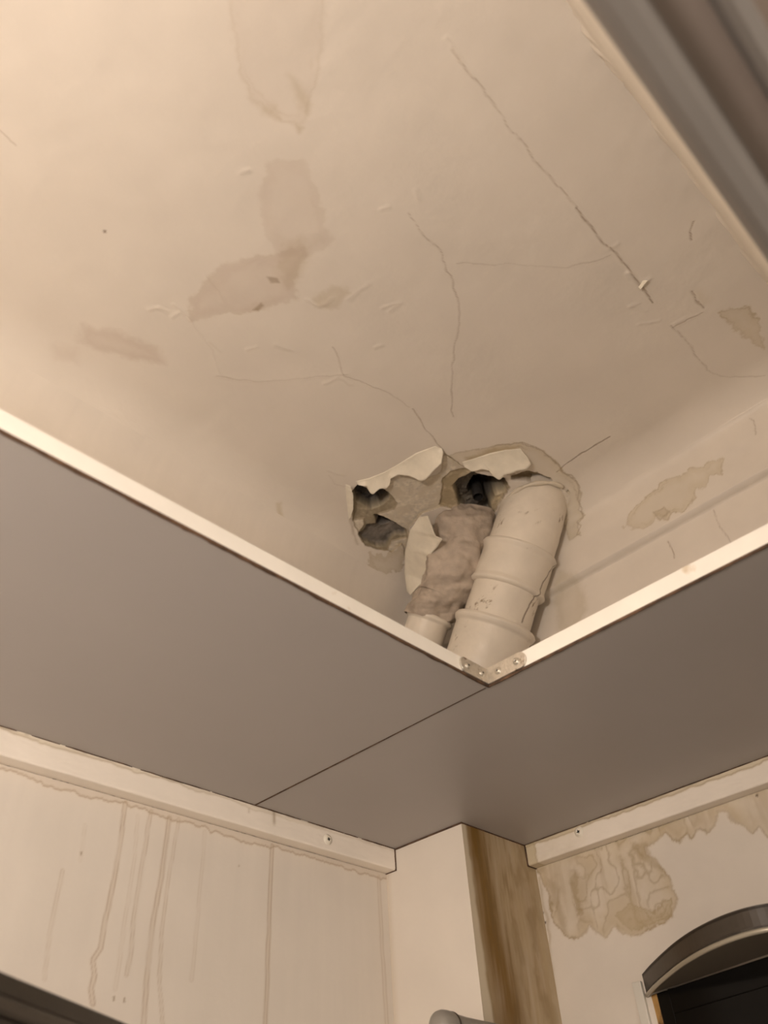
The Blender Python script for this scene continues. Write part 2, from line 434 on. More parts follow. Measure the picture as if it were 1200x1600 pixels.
    s.line([(540,760),(522,755),(512,742)], w=.0010, amt=.2, depth=.0004, lip=.0008, seed=88, **K)
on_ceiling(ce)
d = np.hypot(ce.u - .925, ce.v - .4845)                       # plaster swept up round the fat pipe
ce.disp -= .007 * np.exp(-np.maximum(d - .0535, 0) / .008) * (d < .12) * (.7 + .5 * fbm(ce.u, ce.v, 60, 91)) * (ce.disp < .004)
# jagged paint line where the ceiling stops at the wall over the door
i = np.where(ce.v < .03)[0]
pos, nrm = shell(np.stack([ce.u, ce.v, np.full(ce.u.size, ZC)], 1))
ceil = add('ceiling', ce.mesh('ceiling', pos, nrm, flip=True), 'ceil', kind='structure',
           label='stained old plaster ceiling with cracks and peeling holes around the pipes', cat='ceiling')

# ================================================================== LEFT WALL
wl = Surf(steps((XL, .15, .02), (.15, .86, .0016), (.86, XB, .002)),
          steps((0, 1.70, .05), (1.70, 2.03, .0015), (2.03, 2.40, .02), (2.40, ZC, .0022)),
          lambda x, y: dom('l', x, y), PAINT)
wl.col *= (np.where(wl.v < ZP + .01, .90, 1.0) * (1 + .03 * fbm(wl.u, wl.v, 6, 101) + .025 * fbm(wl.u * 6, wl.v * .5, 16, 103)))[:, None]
wl.disp += .0012 * fbm(wl.u, wl.v, 6, 102)
on_ceiling(wl) if False else None
DRP = (.44, .33, .225)
def drip(s, px, w, amt, seed):
    w *= .85; amt *= .85
    s.line(px, (.60, .49, .37), w=w * 1.0, amt=amt * .75, warp=.0012, scale=40, seed=seed, broken=.25)
    P = s.pts(px); i = s.near(P, .02)                      # darker rims of a dried run
    u, v = s.warp(i, .0012, 40, seed); d = sd_line(u, v, P)
    r = np.exp(-((d - w) / (w * .45)) ** 2) * (1 - .5 * smooth(-.1, .5, fbm(s.u[i], s.v[i], 25, seed + 7)))
    s.mix(i, r * amt, DRP)
drip(wl, [(197,1255),(180,1370),(163,1450),(158,1480),(145,1500),(148,1525),(142,1545),(146,1568)], .0024, .75, 111)
drip(wl, [(236,1268),(222,1350),(210,1430),(205,1490),(198,1522)], .0022, .5, 112)
drip(wl, [(264,1278),(252,1370),(240,1440),(231,1510),(225,1610)], .0026, .7, 113)
drip(wl, [(279,1280),(265,1360),(253,1450),(250,1520),(255,1610)], .0020, .45, 114)
drip(wl, [(320,1300),(312,1400),(300,1530)], .0022, .25, 115)
drip(wl, [(426,1322),(421,1430),(414,1610)], .0026, .75, 116)
drip(wl, [(98,1360),(88,1410),(78,1460),(70,1530)], .0020, .35, 117)
drip(wl, [(215,1275),(210,1340),(196,1440),(188,1500),(180,1545)], .0020, .25, 118)
drip(wl, [(132,1290),(126,1345)], .0020, .2, 119)
drip(wl, [(592,1372),(597,1480),(605,1610)], .0030, .45, 120)
for x, y, r in ((178,1560,4),(195,1562,4),(127,1333,3),(373,1353,1)):
    wl.stain([(x-1.3,y-r),(x+1.3,y-r),(x+1.3,y+r),(x-1.3,y+r)], (.33,.24,.14), .7, .001, .0006, 60, int(x), mottle=0)
# tide line under the batten
zb = ZP - BH
ed = zb - (.004 + .006 * (fbm(wl.u, wl.u * 0, 28, 125) * .5 + .5) + .004 * fbm(wl.u, wl.u * 0, 120, 126))
wl.mix(np.arange(wl.u.size), .30 * smooth(-.0015, .0015, wl.v - ed) * (wl.v < zb + .02), (.55, .44, .33))
wl.mix(np.arange(wl.u.size), .75 * np.exp(-((wl.v - ed) / .0012) ** 2), (.45, .34, .23))
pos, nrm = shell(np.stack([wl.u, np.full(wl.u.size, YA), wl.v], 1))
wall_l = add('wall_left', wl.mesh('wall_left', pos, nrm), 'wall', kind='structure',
             label='cream wall with dried drip runs under the long batten', cat='wall')

# ================================================================== RIGHT WALL
ZS = CAMZ + .779           # step in the plaster of the right wall
STEP = .016
wr = Surf(steps((-.02, .02, .01), (.02, .72, .0016), (.72, YA, .002)),
          steps((0, 1.72, .05), (1.72, 2.03, .0015), (2.03, 2.20, .02), (2.20, ZC, .0018)),
          lambda x, y: dom('r', x, y), PAINT)
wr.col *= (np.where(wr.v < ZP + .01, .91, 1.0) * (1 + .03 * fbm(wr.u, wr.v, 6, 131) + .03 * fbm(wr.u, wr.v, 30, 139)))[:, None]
wr.disp += .0014 * fbm(wr.u, wr.v, 6, 132)
wr.disp -= STEP * smooth(-.0010, .0010, wr.v - ZS) * smooth(ZC - .005, ZC - .07, wr.v)          # plaster above the line stands proud
wr.stain([(985,832),(990,812),(1003,795),(1022,776),(1040,757),(1060,748),(1072,750),(1085,736),(1108,734),(1116,722),(1138,722),(1136,748),(1116,752),(1108,770),(1094,768),(1098,785),(1075,808),(1058,806),(1052,818),(1036,812),(1020,830)], YEL, .42, .0025, .008, 60, 133, ring=(.47,.37,.22), ringw=.0014, ramt=.6)
wr.stain([(1028,808),(1045,800),(1055,808),(1040,820)], TAN, .4, .003, .004, 100, 134, ring=(.40,.31,.17), ringw=.0012)
wr.line([(1042,846),(1048,858),(1053,870)], CRK, w=.0011, amt=.8, depth=.001, seed=135, broken=0)
wr.line([(1116,798),(1126,822),(1142,848)], CRK, w=.0010, amt=.6, depth=.001, seed=136)
wr.line([(1172,655),(1190,682)], CRK, w=.0010, amt=.5, depth=.001, seed=137)
wr.stain([(880,900),(905,905),(915,950),(895,985),(870,985),(868,930)], (.56,.48,.33), .5, .010, .008, 60, 138)  # soft tan patch on the wall just right of the fat pipe
ring2 = [(862,730),(880,738),(900,752),(908,775),(904,795),(914,806),(904,818),(912,836),(898,846),(884,826),(880,790)]
wr.stain(ring2, YEL, .38, .004, .004, 90, 71, ring=EDGE, ringw=.0014, ramt=.7)
wr.line([(880,738),(893,741),(905,762),(902,782),(912,805),(902,815),(912,822),(906,838),(914,842)], (.38,.29,.17), w=.0012, amt=.8, depth=.0008, lip=.0010, seed=73, broken=.15, warp=.004)
# lower part: tide-marked water stains below the batten
ALL = np.arange(wr.u.size)
SOAK = [(833,1350),(846,1372),(858,1400),(866,1440),(882,1462),(904,1468),(922,1446),(944,1466),(958,1450),(985,1466),(1000,1462),(1015,1450),(1050,1432),
        (1056,1402),(1042,1366),(1022,1346),(1008,1336),(1006,1320),(1020,1316),(1030,1310),(1040,1297),(1050,1307),(1062,1315),(1070,1300),(1078,1308),
        (1095,1296),(1105,1302),(1118,1284),(1122,1269),(1135,1267),(1145,1280),(1160,1290),(1175,1302),(1185,1290),(1205,1312),(1260,1300),(1260,1190)]
wr.stain(SOAK, (.54,.425,.25), .72, .0022, .0045, 75, 141, ring=(.36,.26,.13), ringw=.0014, ramt=.8, mottle=.75)
P = wr.pts(SOAK); i = wr.near(P, .02)                              # faint vertical runs inside the soaked patch
d = sd_poly(wr.u[i], wr.v[i], P)
st = fbm(wr.u[i] * 6, wr.v[i] * .6, 14, 143)
wr.mix(i, .30 * smooth(.0, -.012, d) * smooth(.0, .4, st), (.44, .34, .20))
wr.mix(i, .35 * smooth(.0, -.010, d) * smooth(.0, .4, -st), (.70, .62, .49))
nn = fbm(wr.u[i] * 1.5, wr.v[i], 13, 160, 3) + .10 * fbm(wr.u[i], wr.v[i], 80, 161)  # swirling tide lines of repeated leaks
for lv, am in ((-.22, .45), (.02, .5), (.26, .5)):
    wr.mix(i, am * smooth(.0, -.006, d) * np.exp(-((nn - lv) / .028) ** 2) * smooth(-.3, .3, fbm(wr.u[i], wr.v[i], 16, 162)), (.36, .26, .13))
wr.mix(i, .35 * smooth(.0, -.006, d) * smooth(.05, .4, nn), (.46, .355, .195))
wr.stain([(962,1430),(985,1412),(1020,1425),(1048,1402),(1050,1432),(1015,1448),(985,1452)], (.46,.36,.20), .5, .003, .006, 70, 146, ring=(.40,.30,.16), ringw=.0013, ramt=.7)
wr.stain([(890,1378),(902,1360),(905,1400),(912,1425),(902,1430),(895,1400)], (.36,.26,.13), .55, .003, .006, 80, 147)
wr.stain([(852,1370),(872,1385),(880,1430),(890,1460),(878,1455),(864,1410)], (.36,.26,.13), .4, .004, .005, 80, 148)
wr.stain([(985,1320),(1006,1318),(1018,1340),(1042,1362),(1020,1356),(1000,1345)], (.36,.26,.13), .4, .003, .005, 80, 149)
wr.line([(842,1372),(856,1440),(865,1520),(872,1600)], (.44,.34,.20), w=.003, amt=.6, seed=150, broken=.3)
wr.line([(832,1365),(846,1440),(858,1520),(864,1600)], (.70,.64,.52), w=.003, amt=.6, seed=151, broken=.2)
for x, y in ((1183,1243),(848,1427),(852,1442)):
    wr.stain([(x-2,y-2),(x+2,y-2),(x+2,y+2),(x-2,y+2)], (.12,.08,.04), .9, .001, .0006, 60, int(x), mottle=0)
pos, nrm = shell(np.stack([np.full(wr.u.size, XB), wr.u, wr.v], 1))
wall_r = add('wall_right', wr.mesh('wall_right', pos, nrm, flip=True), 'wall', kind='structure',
             label='cream wall with brown water stains and tide marks beside the column', cat='wall')

# ================================================================== BOXED-IN PIPE CHASE (column in the corner)
def flat_surf(name, u, v, to3, n3, todom, fn, mat, flip, **kw):
    s = Surf(u, v, todom, PAINT); fn(s)
    pos = np.stack(to3(s.u, s.v), 1); nr = np.tile(np.array(n3, float), (len(pos), 1))
    return add(name, s.mesh(name, pos, nr, flip=flip), mat, **kw)
def f1(s):
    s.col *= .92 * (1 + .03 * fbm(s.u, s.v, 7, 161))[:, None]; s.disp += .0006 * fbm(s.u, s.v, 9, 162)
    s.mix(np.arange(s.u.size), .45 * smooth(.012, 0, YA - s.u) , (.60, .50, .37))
def f2(s):
    A = np.arange(s.u.size)
    s.disp += .0006 * fbm(s.u, s.v, 9, 165)
    st = fbm(s.u * 8, s.v * .55, 12, 166) * .6 + fbm(s.u * 8, s.v * .7, 30, 167) * .4
    t = (s.u - CX) / (XB - CX)
    s.mix(A, .80 + .25 * st, (.35, .238, .098))                                     # soaked all over
    cen = .16 + .16 * smooth(2.03, 1.80, s.v) + .05 * fbm(s.v, s.v * 0, 14, 168)
    band = np.exp(-((t - cen) / (.15 + .05 * smooth(2.0, 1.8, s.v))) ** 2)
    s.mix(A, np.clip(band * (1.0 + .6 * st), 0, 1), (.20, .108, .020))
    s.mix(A, np.clip(smooth(.08, .34, st) * .6 * smooth(.75, .4, t), 0, 1), (.18, .108, .036))
    mo = fbm(s.u * 2.2, s.v, 26, 170)
    s.mix(A, .45 * smooth(.0, .45, mo) * smooth(.35, .6, t), (.25, .165, .06)); s.mix(A, .40 * smooth(.05, .5, -mo) * smooth(.35, .6, t), (.52, .41, .25))
    edge = .05 + .06 * smooth(2.03, 1.75, s.v) + .02 * fbm(s.v, s.v * 0, 30, 169)
    s.mix(A, .85 * smooth(.025, -.015, t - edge), (.66, .58, .44))                  # cleaner strip at the arris
    s.mix(A, .5 * smooth(.80, 1.0, t), (.55, .45, .30))
colm = flat_surf('wall_column', steps((CY, YA, .0018)), steps((0, 1.70, .05), (1.70, ZP, .002)),
    lambda u, v: (np.full(u.shape, CX), u, v), (1, 0, 0), lambda x, y: tuple(at_x(x, y, CX)[1:]), f1, 'wall', True,
    kind='structure', label='boxed-in corner column with one cream face and one brown soaked face', cat='column')
colf = flat_surf('stained_face', steps((CX, XB, .0018)), steps((0, 1.70, .05), (1.70, ZP, .002)),
    lambda u, v: (u, np.full(u.shape, CY), v), (0, 1, 0), lambda x, y: tuple(at_y(x, y, CY)[[0, 2]]), f2, 'wall', False,
    parent=colm, label='face soaked with brown vertical streaks')
# dark caulk joint where the column meets the boards
for nm, a, b in (('joint', (CX - .0014, CY - .0014, ZP - .0016), (CX + .002, YA, ZP)), ('joint', (CX - .0012, CY - .0012, ZP - .0012), (XB, CY + .002, ZP))):
    add(nm, box_mesh(nm, a, b), 'rust', parent=colm)

# ================================================================== BATTENS
def batten(name, face, ends, label, fn):
    """painted batten; front face and underside finely meshed for its stains. face 'l' or 'r'"""
    s0, s1 = ends
    prof = []                        # (offset from wall, z) from back-bottom round the front to the top
    r = .002
    prof.append((0.0, ZP - BH))
    for k in np.linspace(0, 1, 9): prof.append((k * (BW - r), ZP - BH))
    for k in range(1, 4):
        a = k / 4 * math.pi / 2; prof.append((BW - r + r * math.sin(a), ZP - BH + r - r * math.cos(a)))
    for k in np.linspace(0, 1, 22): prof.append((BW, ZP - BH + r + k * (BH - r)))
    prof = np.array(prof)
    S = steps((s0, max(s0, .16 if face == 'l' else .02), .02), (max(s0, .16 if face == 'l' else .02), s1, .0018))
    V = np.arange(len(prof), dtype=float)
    sf = Surf(S, V, lambda x, y: (0, 0), tuple(min(.92, c * 1.08) for c in PAINT))
    z = prof[:, 1][sf.v.astype(int)]; off = prof[:, 0][sf.v.astype(int)]
    wob = .0006 * fbm(sf.u, z * 3, 25, 181) + .0003 * fbm(sf.u, z * 3, 120, 182)
    fn(sf, z, off)
    if face == 'l': pos = np.stack([sf.u, YA - off - wob, z], 1)
    else: pos = np.stack([XB - off - wob, sf.u, z], 1)
    me = sf.mesh(name, pos, np.zeros_like(pos), flip=(face == 'r'))
    o = add(name, me, 'batten', kind='structure', label=label, cat='trim')
    # end grain
    e = s1
    pl = [(YA if face == 'l' else XB) - p for p in list(prof[:, 0])] ; zz = list(prof[:, 1])
    pts = [(e, y, q) if face == 'l' else (y, e, q) for y, q in zip(pl, zz)]
    pts.append((e, YA, ZP) if face == 'l' else (XB, e, ZP))
    me2 = bpy.data.meshes.new('end_face'); me2.from_pydata(pts, [], [tuple(range(len(pts)))]); me2.update()
    add('end_face', me2, 'plain', parent=o)
    return o
def st_l(s, z, off):
    A = np.arange(s.u.size); front = off > BW - .0015
    ed = ZP - .0035 - .003 * (fbm(s.u, s.u * 0, 22, 185)) - .0022 * fbm(s.u, s.u * 0, 90, 186)
    k = smooth(.75, .30, s.u) * .6 + .25
    s.mix(A, .40 * k * smooth(-.001, .001, z - ed) * front, YEL)
    s.mix(A, .70 * k * np.exp(-((z - ed) / .0011) ** 2) * front, (.46, .36, .22))
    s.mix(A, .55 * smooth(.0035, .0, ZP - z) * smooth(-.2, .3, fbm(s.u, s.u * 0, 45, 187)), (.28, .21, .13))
    d = np.abs(s.u - (at_y(428, 1272, YA - BW)[0] + (ZP - z) * .08))
    s.mix(A, .7 * np.exp(-(d / .0022) ** 2) * smooth(ZP - .020, ZP - .012, z) * front, (.40, .30, .19))
    d = np.abs(s.u - at_y(389, 1268, YA - BW)[0]); s.mix(A, .35 * np.exp(-(d / .0014) ** 2) * (np.abs(z - ZP + .009) < .003), (.40, .30, .19))
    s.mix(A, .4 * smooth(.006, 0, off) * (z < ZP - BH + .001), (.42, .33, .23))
def st_r(s, z, off):
    A = np.arange(s.u.size); front = off > BW - .0015
    ed = ZP - .0050 - .0035 * (fbm(s.u, s.u * 0, 20, 191)) - .0022 * fbm(s.u, s.u * 0, 80, 192)
    s.mix(A, .55 * smooth(-.001, .001, z - ed) * front, YEL)
    s.mix(A, .75 * np.exp(-((z - ed) / .0011) ** 2) * front, (.44, .34, .19))
    e2 = CY - .016 + .004 * fbm(z, z * 0, 80, 193)                                   # yellowed end by the column
    s.mix(A, .65 * smooth(-.0015, .0015, s.u - e2), YEL); s.mix(A, .7 * np.exp(-((s.u - e2) / .0012) ** 2), (.44, .34, .19))
    s.mix(A, .35 * smooth(.52, .62, s.u) * (.6 + .6 * fbm(s.u, z, 60, 194)), YEL)
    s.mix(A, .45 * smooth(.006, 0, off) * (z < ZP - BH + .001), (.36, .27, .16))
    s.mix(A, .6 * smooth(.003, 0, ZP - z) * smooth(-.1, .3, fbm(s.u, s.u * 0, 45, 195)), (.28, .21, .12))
bat_l = batten('trim_1', 'l', (XL, CX - .0015), 'long cream batten under the grey boards along the drip-marked wall', st_l)
bat_r = batten('trim_2', 'r', (-.01, CY - .0015), 'short cream batten with yellow tide marks on the stained wall', st_r)

def screw_head(name, p, nrm, r, parent, mat, h=.0012):
    """pan head with a cross recess, seated on a thin washer of paint"""
    fr = axis_frame(p, nrm)
    head = lathe_mesh(name, [(r * 1.25, 0), (r * 1.2, h * .4), (r, h * .45), (r * .95, h), (r * .7, h * 1.35), (r * .34, h * 1.5), (r * .25, h * .7), (.0001, h * .6)], fr, 24, cap=False)
    o = add(name, head, mat, parent=parent)
    for a in (0.3, 0.3 + math.pi / 2):
        c = Matrix.Rotation(a, 4, 'Z')
        b = box_mesh('cross_slot', (-r * .42, -r * .09, h * 1.0), (r * .42, r * .09, h * 1.62))
        b.transform(fr @ c); add('cross_slot', b, 'iron', parent=o)
    return o
M['cream'] = material('screw_paint', (.88, .82, .70), rough=.4, noise=.04, nscale=80, bump=.1)
screw_head('screw', at_y(512, 1312, YA - BW), (0, -1, 0), .0056, bat_l, 'cream', .0018)
screw_head('screw', at_x(905, 1300, XB - BW), (-1, 0, 0), .0056, bat_r, 'cream', .0018)

# ================================================================== LOWERED CEILING: grey boards with metal edges
TH = .0175
PX0 = -.55
pa = add('soffit_panel', box_mesh('soffit_panel', (PX0, OY + .0016, ZP), (OX - .0007, YA - .001, ZP + TH), .0006, 1), 'panel',
         label='grey lowered ceiling board along the drip-marked wall, left of the seam', cat='board')
pb = add('soffit_panel', box_mesh('soffit_panel', (OX + .0007 , .02, ZP + .0002), (XB - .001, YA - .001, ZP + TH), .0006, 1), 'panel',
         label='grey lowered ceiling board over the column and stained wall, right of the seam', cat='board')
# bright aluminium edge strips facing the opening, a dirty joint under each
SH = .0188
e1 = add('edge_strip', box_mesh('edge_strip', (PX0, OY, ZP + .0010), (OX, OY + .0015, ZP + SH), .0003, 1), 'alu', parent=pa, label='bright aluminium edge strip')
e2 = add('edge_strip', box_mesh('edge_strip', (OX - .0008, .02, ZP + .0010), (OX + .0006, OY + .0015, ZP + SH), .0003, 1), 'alu', parent=pb, label='bright aluminium edge strip')
def grime(name, p0, p1, parent, w, seed, lo=.25):
    """thin uneven bead of rust and dirt in the joint between strip and board"""
    p0, p1 = np.array(p0), np.array(p1); L = np.linalg.norm(p1 - p0); n = int(L / .004)
    ax = (p1 - p0) / L; side = np.array([ax[1], -ax[0], 0])
    vs, fs = [], []
    for k in range(n + 1):
        t = k / n; c = p0 + (p1 - p0) * t
        a = w * (.55 + .6 * (fbm(np.array([t * L]), np.array([0.]), 60, seed)[0] + .5 * fbm(np.array([t * L]), np.array([3.]), 200, seed)[0]))
        a = max(a, w * lo)
        for q in ((-.0009, .0002), (-.0009, .0016), (a, .0002), (a, -.0009), (-.0006, -.0009)):
            vs.append(c + side * q[0] + np.array([0, 0, q[1]]))
    for k in range(n):
        for j in range(5):
            fs.append((k * 5 + j, k * 5 + (j + 1) % 5, k * 5 + 5 + (j + 1) % 5, k * 5 + 5 + j))
    me = bpy.data.meshes.new(name); me.from_pydata([tuple(v) for v in vs], [], fs); me.update()
    return add(name, me, 'rust', parent=parent)
grime('dirt_joint', (OX, OY, ZP), (PX0, OY, ZP), pa, .0020, 201)
grime('dirt_joint', (OX, .02, ZP), (OX, OY, ZP), pb, .0013, 202)

# dark uneven gap between the boards and the battens, and along the seam of the two boards
grime('gap_line', (PX0, YA - BW + .0004, ZP + .0002), (CX - .002, YA - BW + .0004, ZP + .0002), bat_l, .0020, 205, .1)
grime('gap_line', (XB - BW + .0004, CY - .002, ZP + .0002), (XB - BW + .0004, .02, ZP + .0002), bat_r, .0020, 206, .1)
add('end_gap', box_mesh('end_gap', (CX - .0022, YA - BW - .0008, ZP - BH - .0008), (CX - .0002, YA, ZP)), 'rust', parent=bat_l)
add('end_gap', box_mesh('end_gap', (XB - BW - .0008, CY - .0022, ZP - BH - .0008), (XB, CY - .0002, ZP)), 'rust', parent=bat_r)
sm = bpy.data.meshes.new('seam_gap')
sv = [(OX - .0010, YA - BW, ZP - .0004), (OX + .0010, YA - BW, ZP - .0004), (OX + .0008, .62, ZP - .0004), (OX + .0002, .50, ZP - .0003), (OX + .0001, OY + .004, ZP - .0002), (OX - .0002, OY + .004, ZP - .0002), (OX - .0003, .50, ZP - .0003), (OX - .0007, .62, ZP - .0004)]
sm.from_pydata(sv + [(x, y, ZP + .002) for x, y, z in sv], [], [tuple(range(8)), tuple(range(15, 7, -1))] + [((k + 1) % 8, k, k + 8, (k + 1) % 8 + 8) for k in range(8)]); sm.update()
add('seam_gap', sm, 'rust', parent=pa)

# corner bracket: two rounded zinc plates with four screws
br = empty('corner_bracket', (OX, OY, ZP + .01), 'rounded zinc corner bracket with four screws where the bright strips meet', 'bracket')
def plate(axis, length):
    h0, h1 = ZP + .0012, ZP + .0182; r = (h1 - h0) / 2; zc = (h0 + h1) / 2
    out = [(0, h0)]
    for k in range(13):
        a = -math.pi / 2 + math.pi * k / 12
        out.append((length - r * .8 + r * .8 * math.cos(a), zc + r * math.sin(a)))
    out.append((0, h1))
    if axis == 'x': pts = [(OX - d, OY, z) for d, z in out]; return prism_mesh('plate', pts, (0, -.0024, 0), (0, -.0001, 0), .0004)
    pts = [(OX - .0009, OY - d, z) for d, z in out]; return prism_mesh('plate', pts, (-.0024, 0, 0), (-.0001, 0, 0), .0004)
add('plate', local(br, plate('x', .0440)), 'zinc', parent=br)
add('plate', local(br, plate('y', .0500)), 'zinc', parent=br)
def scr(p, n):
    o = screw_head('screw', Vector(p) - br.location, n, .0031, br, 'screw', .0013); return o
for d in (.012, .034): scr((OX - d, OY - .0024, ZP + .0096), (0, -1, 0))
for d in (.016, .039): scr((OX - .0033, OY - d, ZP + .0096), (-1, 0, 0))

# ================================================================== PIPES
def sweep(name, path, radii, n=64, lump=0.0, seed=0, col=(.83, .755, .645), colfn=None):
    P = np.array(path, float); T = np.gradient(P, axis=0); T /= np.linalg.norm(T, axis=1, keepdims=True)
    up = np.array([1.0, 0, 0]); vs = []; U = []; V = []
    for j in range(len(P)):
        x = up - T[j] * up.dot(T[j]); x /= np.linalg.norm(x); y = np.cross(T[j], x)
        a = np.arange(n) * 2 * math.pi / n
        vs.append(P[j] + radii[j] * (np.cos(a)[:, None] * x + np.sin(a)[:, None] * y)); U.append(a); V.append(np.full(n, float(j)))
    v = np.concatenate(vs); u = np.concatenate(U); w = np.concatenate(V)
    cen = np.repeat(P, n, axis=0); nr = v - cen; nr /= np.linalg.norm(nr, axis=1, keepdims=True)
    if lump:
        d = lump * np.array([mnoise.noise(Vector(q) * 22 + Vector((seed, 0, 0))) + .55 * mnoise.noise(Vector(q) * 55 + Vector((0, seed, 0))) + .16 * mnoise.noise(Vector(q) * 130) for q in v.tolist()])
        v = v + nr * d[:, None]
    c = np.tile(np.array(col, float), (len(v), 1))
    c *= (1 + .04 * fbm(v[:, 0] + v[:, 1], v[:, 2], 20, seed + 2))[:, None]
    if colfn: c = colfn(v, u, w, c)
    m = len(P); idx = np.arange(m * n).reshape(m, n); i2 = np.roll(idx, -1, axis=1)
    q = np.stack([idx[:-1], i2[:-1], i2[1:], idx[1:]], -1).reshape(-1, 4)
    me = bpy.data.meshes.new(name); me.from_pydata(v.tolist(), [], q.tolist()); me.update()
    at = me.color_attributes.new('Tint', 'FLOAT_COLOR', 'POINT')
    at.data.foreach_set('color', np.concatenate([np.clip(c, 0, 1), np.ones((len(c), 1))], 1).astype(np.float32).ravel())
    for p in me.polygons: p.use_smooth = True
    return me
def dens(pts, rad, step=.0015):
    """densify a polyline with radii"""
    pts = np.array(pts, float); out = []; rr = []
    for a, b, ra, rb in zip(pts[:-1], pts[1:], rad[:-1], rad[1:]):
        n = max(1, int(np.linalg.norm(b - a) / step))
        for k in range(n): out.append(a + (b - a) * k / n); rr.append(ra + (rb - ra) * k / n)
    out.append(pts[-1]); rr.append(rad[-1]); return np.array(out), np.array(rr)
def speck(v, c, seed, amt=1.0, thr=.32):
    n = fbm(v[:, 0] * 1.3 + v[:, 1], v[:, 2] + .5 * v[:, 1], 130, seed); g = fbm(v[:, 0] + v[:, 1], v[:, 2], 18, seed + 1)
    m = smooth(thr, thr + .18, n) * smooth(.05, .45, g) * amt
    return c * (1 - m[:, None]) + np.array((.33, .24, .14)) * m[:, None]

PXA = .923
AX0 = np.array([PXA, .4945, ZC - .010]); AXD = np.array([0, .552, -.834]); AXD /= np.linalg.norm(AXD)
def axp(t): return AX0 + AXD * t
R1 = .0565
p1 = empty('drain_pipe', tuple(axp(.22)), 'fat cream painted drain pipe with collars leaving the ceiling at an elbow', 'pipe')
def crack_col(poly, base=(.13, .075, .03), w=.0013):
    """paint crack running along the pipe wall, traced as a line (angle, metres along axis)"""
    def fn(v, c):
        rel = v - AX0; t = rel @ AXD; rad = rel - np.outer(t, AXD)
        yv = np.cross(AXD, np.array([1.0, 0, 0])); ang = np.arctan2(rad @ yv, rad[:, 0]) * R1
        d = sd_line(ang + .0022 * fbm(t, t * 0, 90, 5), t, poly)
        m = np.exp(-(d / w) ** 2); return c * (1 - m[:, None]) + np.array(base) * m[:, None]
    return fn
def pix_on_pipe(x, y, r):
    """pixel -> (arc length round the pipe, metres along axis) on the pipe's visible side"""
    d = ray(x, y); d = d / np.linalg.norm(d); o = np.array([0, 0, CAMZ]) - AX0
    dp = d - AXD * d.dot(AXD); op = o - AXD * o.dot(AXD)
    a, b, c = dp.dot(dp), 2 * dp.dot(op), op.dot(op) - r * r
    k = b * b - 4 * a * c; t = (-b - math.sqrt(max(k, 0))) / (2 * a)
    q = o + d * t; s = q.dot(AXD); rad = q - AXD * s
    yv = np.cross(AXD, np.array([1.0, 0, 0])); return (math.atan2(rad.dot(yv), rad[0]) * R1, s)
CR = [pix_on_pipe(x, y, R1 * 1.06) for x, y in ((867,878),(858,894),(848,912),(842,928),(833,942),(826,956),(818,972))]
crackfn = crack_col(CR)
def pcol(seed):
    def fn(v, u, w, c):
        c = speck(v, c, seed); return crackfn(v, c)
    return fn
# ceiling elbow: rises vertically through the ceiling and bends to the slope
t0 = .082; el = []
P2 = axp(t0); P0 = AX0 + np.array([0, -.012, .050]); P1 = AX0 + np.array([0, -.012, .012])
for k in np.linspace(0, 1, 60): el.append((1 - k) ** 2 * P0 + 2 * k * (1 - k) * P1 + k * k * P2)
er = np.full(60, R1); 
add('elbow', local(p1, sweep('elbow', el, er, 240, .0012, 301, colfn=pcol(302))), 'pipe', parent=p1)
def axis_part(name, prof, seed, lump=.0008):
    pts, rr = dens([axp(t) for t, r in prof], [r for t, r in prof])
    return add(name, local(p1, sweep(name, pts, rr, 240, lump, seed, colfn=pcol(seed + 1))), 'pipe', parent=p1)
def axt(x, y): 
    return (at_x(x, y, PXA) - AX0).dot(AXD)
tA, tB, tC = axt(817, 865), axt(791, 920), axt(774, 980)
# socket under the elbow, between the first two beads
axis_part('socket', [(tA - .006, R1 * .98), (tA - .004, R1 * 1.10), (tA, R1 * 1.135), (tA + .004, R1 * 1.10), (tA + .008, R1 * 1.06),
                     (tB - .008, R1 * 1.055), (tB - .004, R1 * 1.09), (tB, R1 * 1.12), (tB + .004, R1 * 1.08), (tB + .006, R1 * .97)], 305)
axis_part('pipe_length', [(tB + .002, R1 * .985), (tC + .004, R1 * .985)], 308)
axis_part('lower_socket', [(tC - .006, R1 * .98), (tC - .005, R1 * 1.15), (tC, R1 * 1.20), (tC + .005, R1 * 1.17), (tC + .010, R1 * 1.10), (tC + .05, R1 * 1.09), (tC + .135, R1 * 1.08)], 311)
# bends back to vertical behind the boards and drops into the boxed column
lo = []; Q0 = axp(tC + .128); Q2 = np.array([PXA, .735, ZP + .02]); Q1 = np.array([PXA, .735, Q0[2] - .07])
for k in np.linspace(0, 1, 40): lo.append((1 - k) ** 2 * Q0 + 2 * k * (1 - k) * Q1 + k * k * Q2)
add('lower_bend', local(p1, sweep('lower_bend', lo, np.full(40, R1), 48, .0006, 315)), 'pipe', parent=p1)
# slim uneven bead of filler where the elbow enters the ceiling
pts = []
c0 = np.array([PXA, AX0[1] - .010, ZC - .006])
for k in range(73):
    a = 2 * math.pi * k / 72
    pts.append(c0 + np.array([math.cos(a) * R1, math.sin(a) * R1, 0]))
add('filler_bead', local(p1, sweep('filler_bead', pts, .0035 + .0006 * np.sin(np.arange(73) * .9), 14, .0014, 331, col=(.76, .68, .55), colfn=lambda v, u, w, c: speck(v, c, 332, .8, .2))), 'pipe', parent=p1)

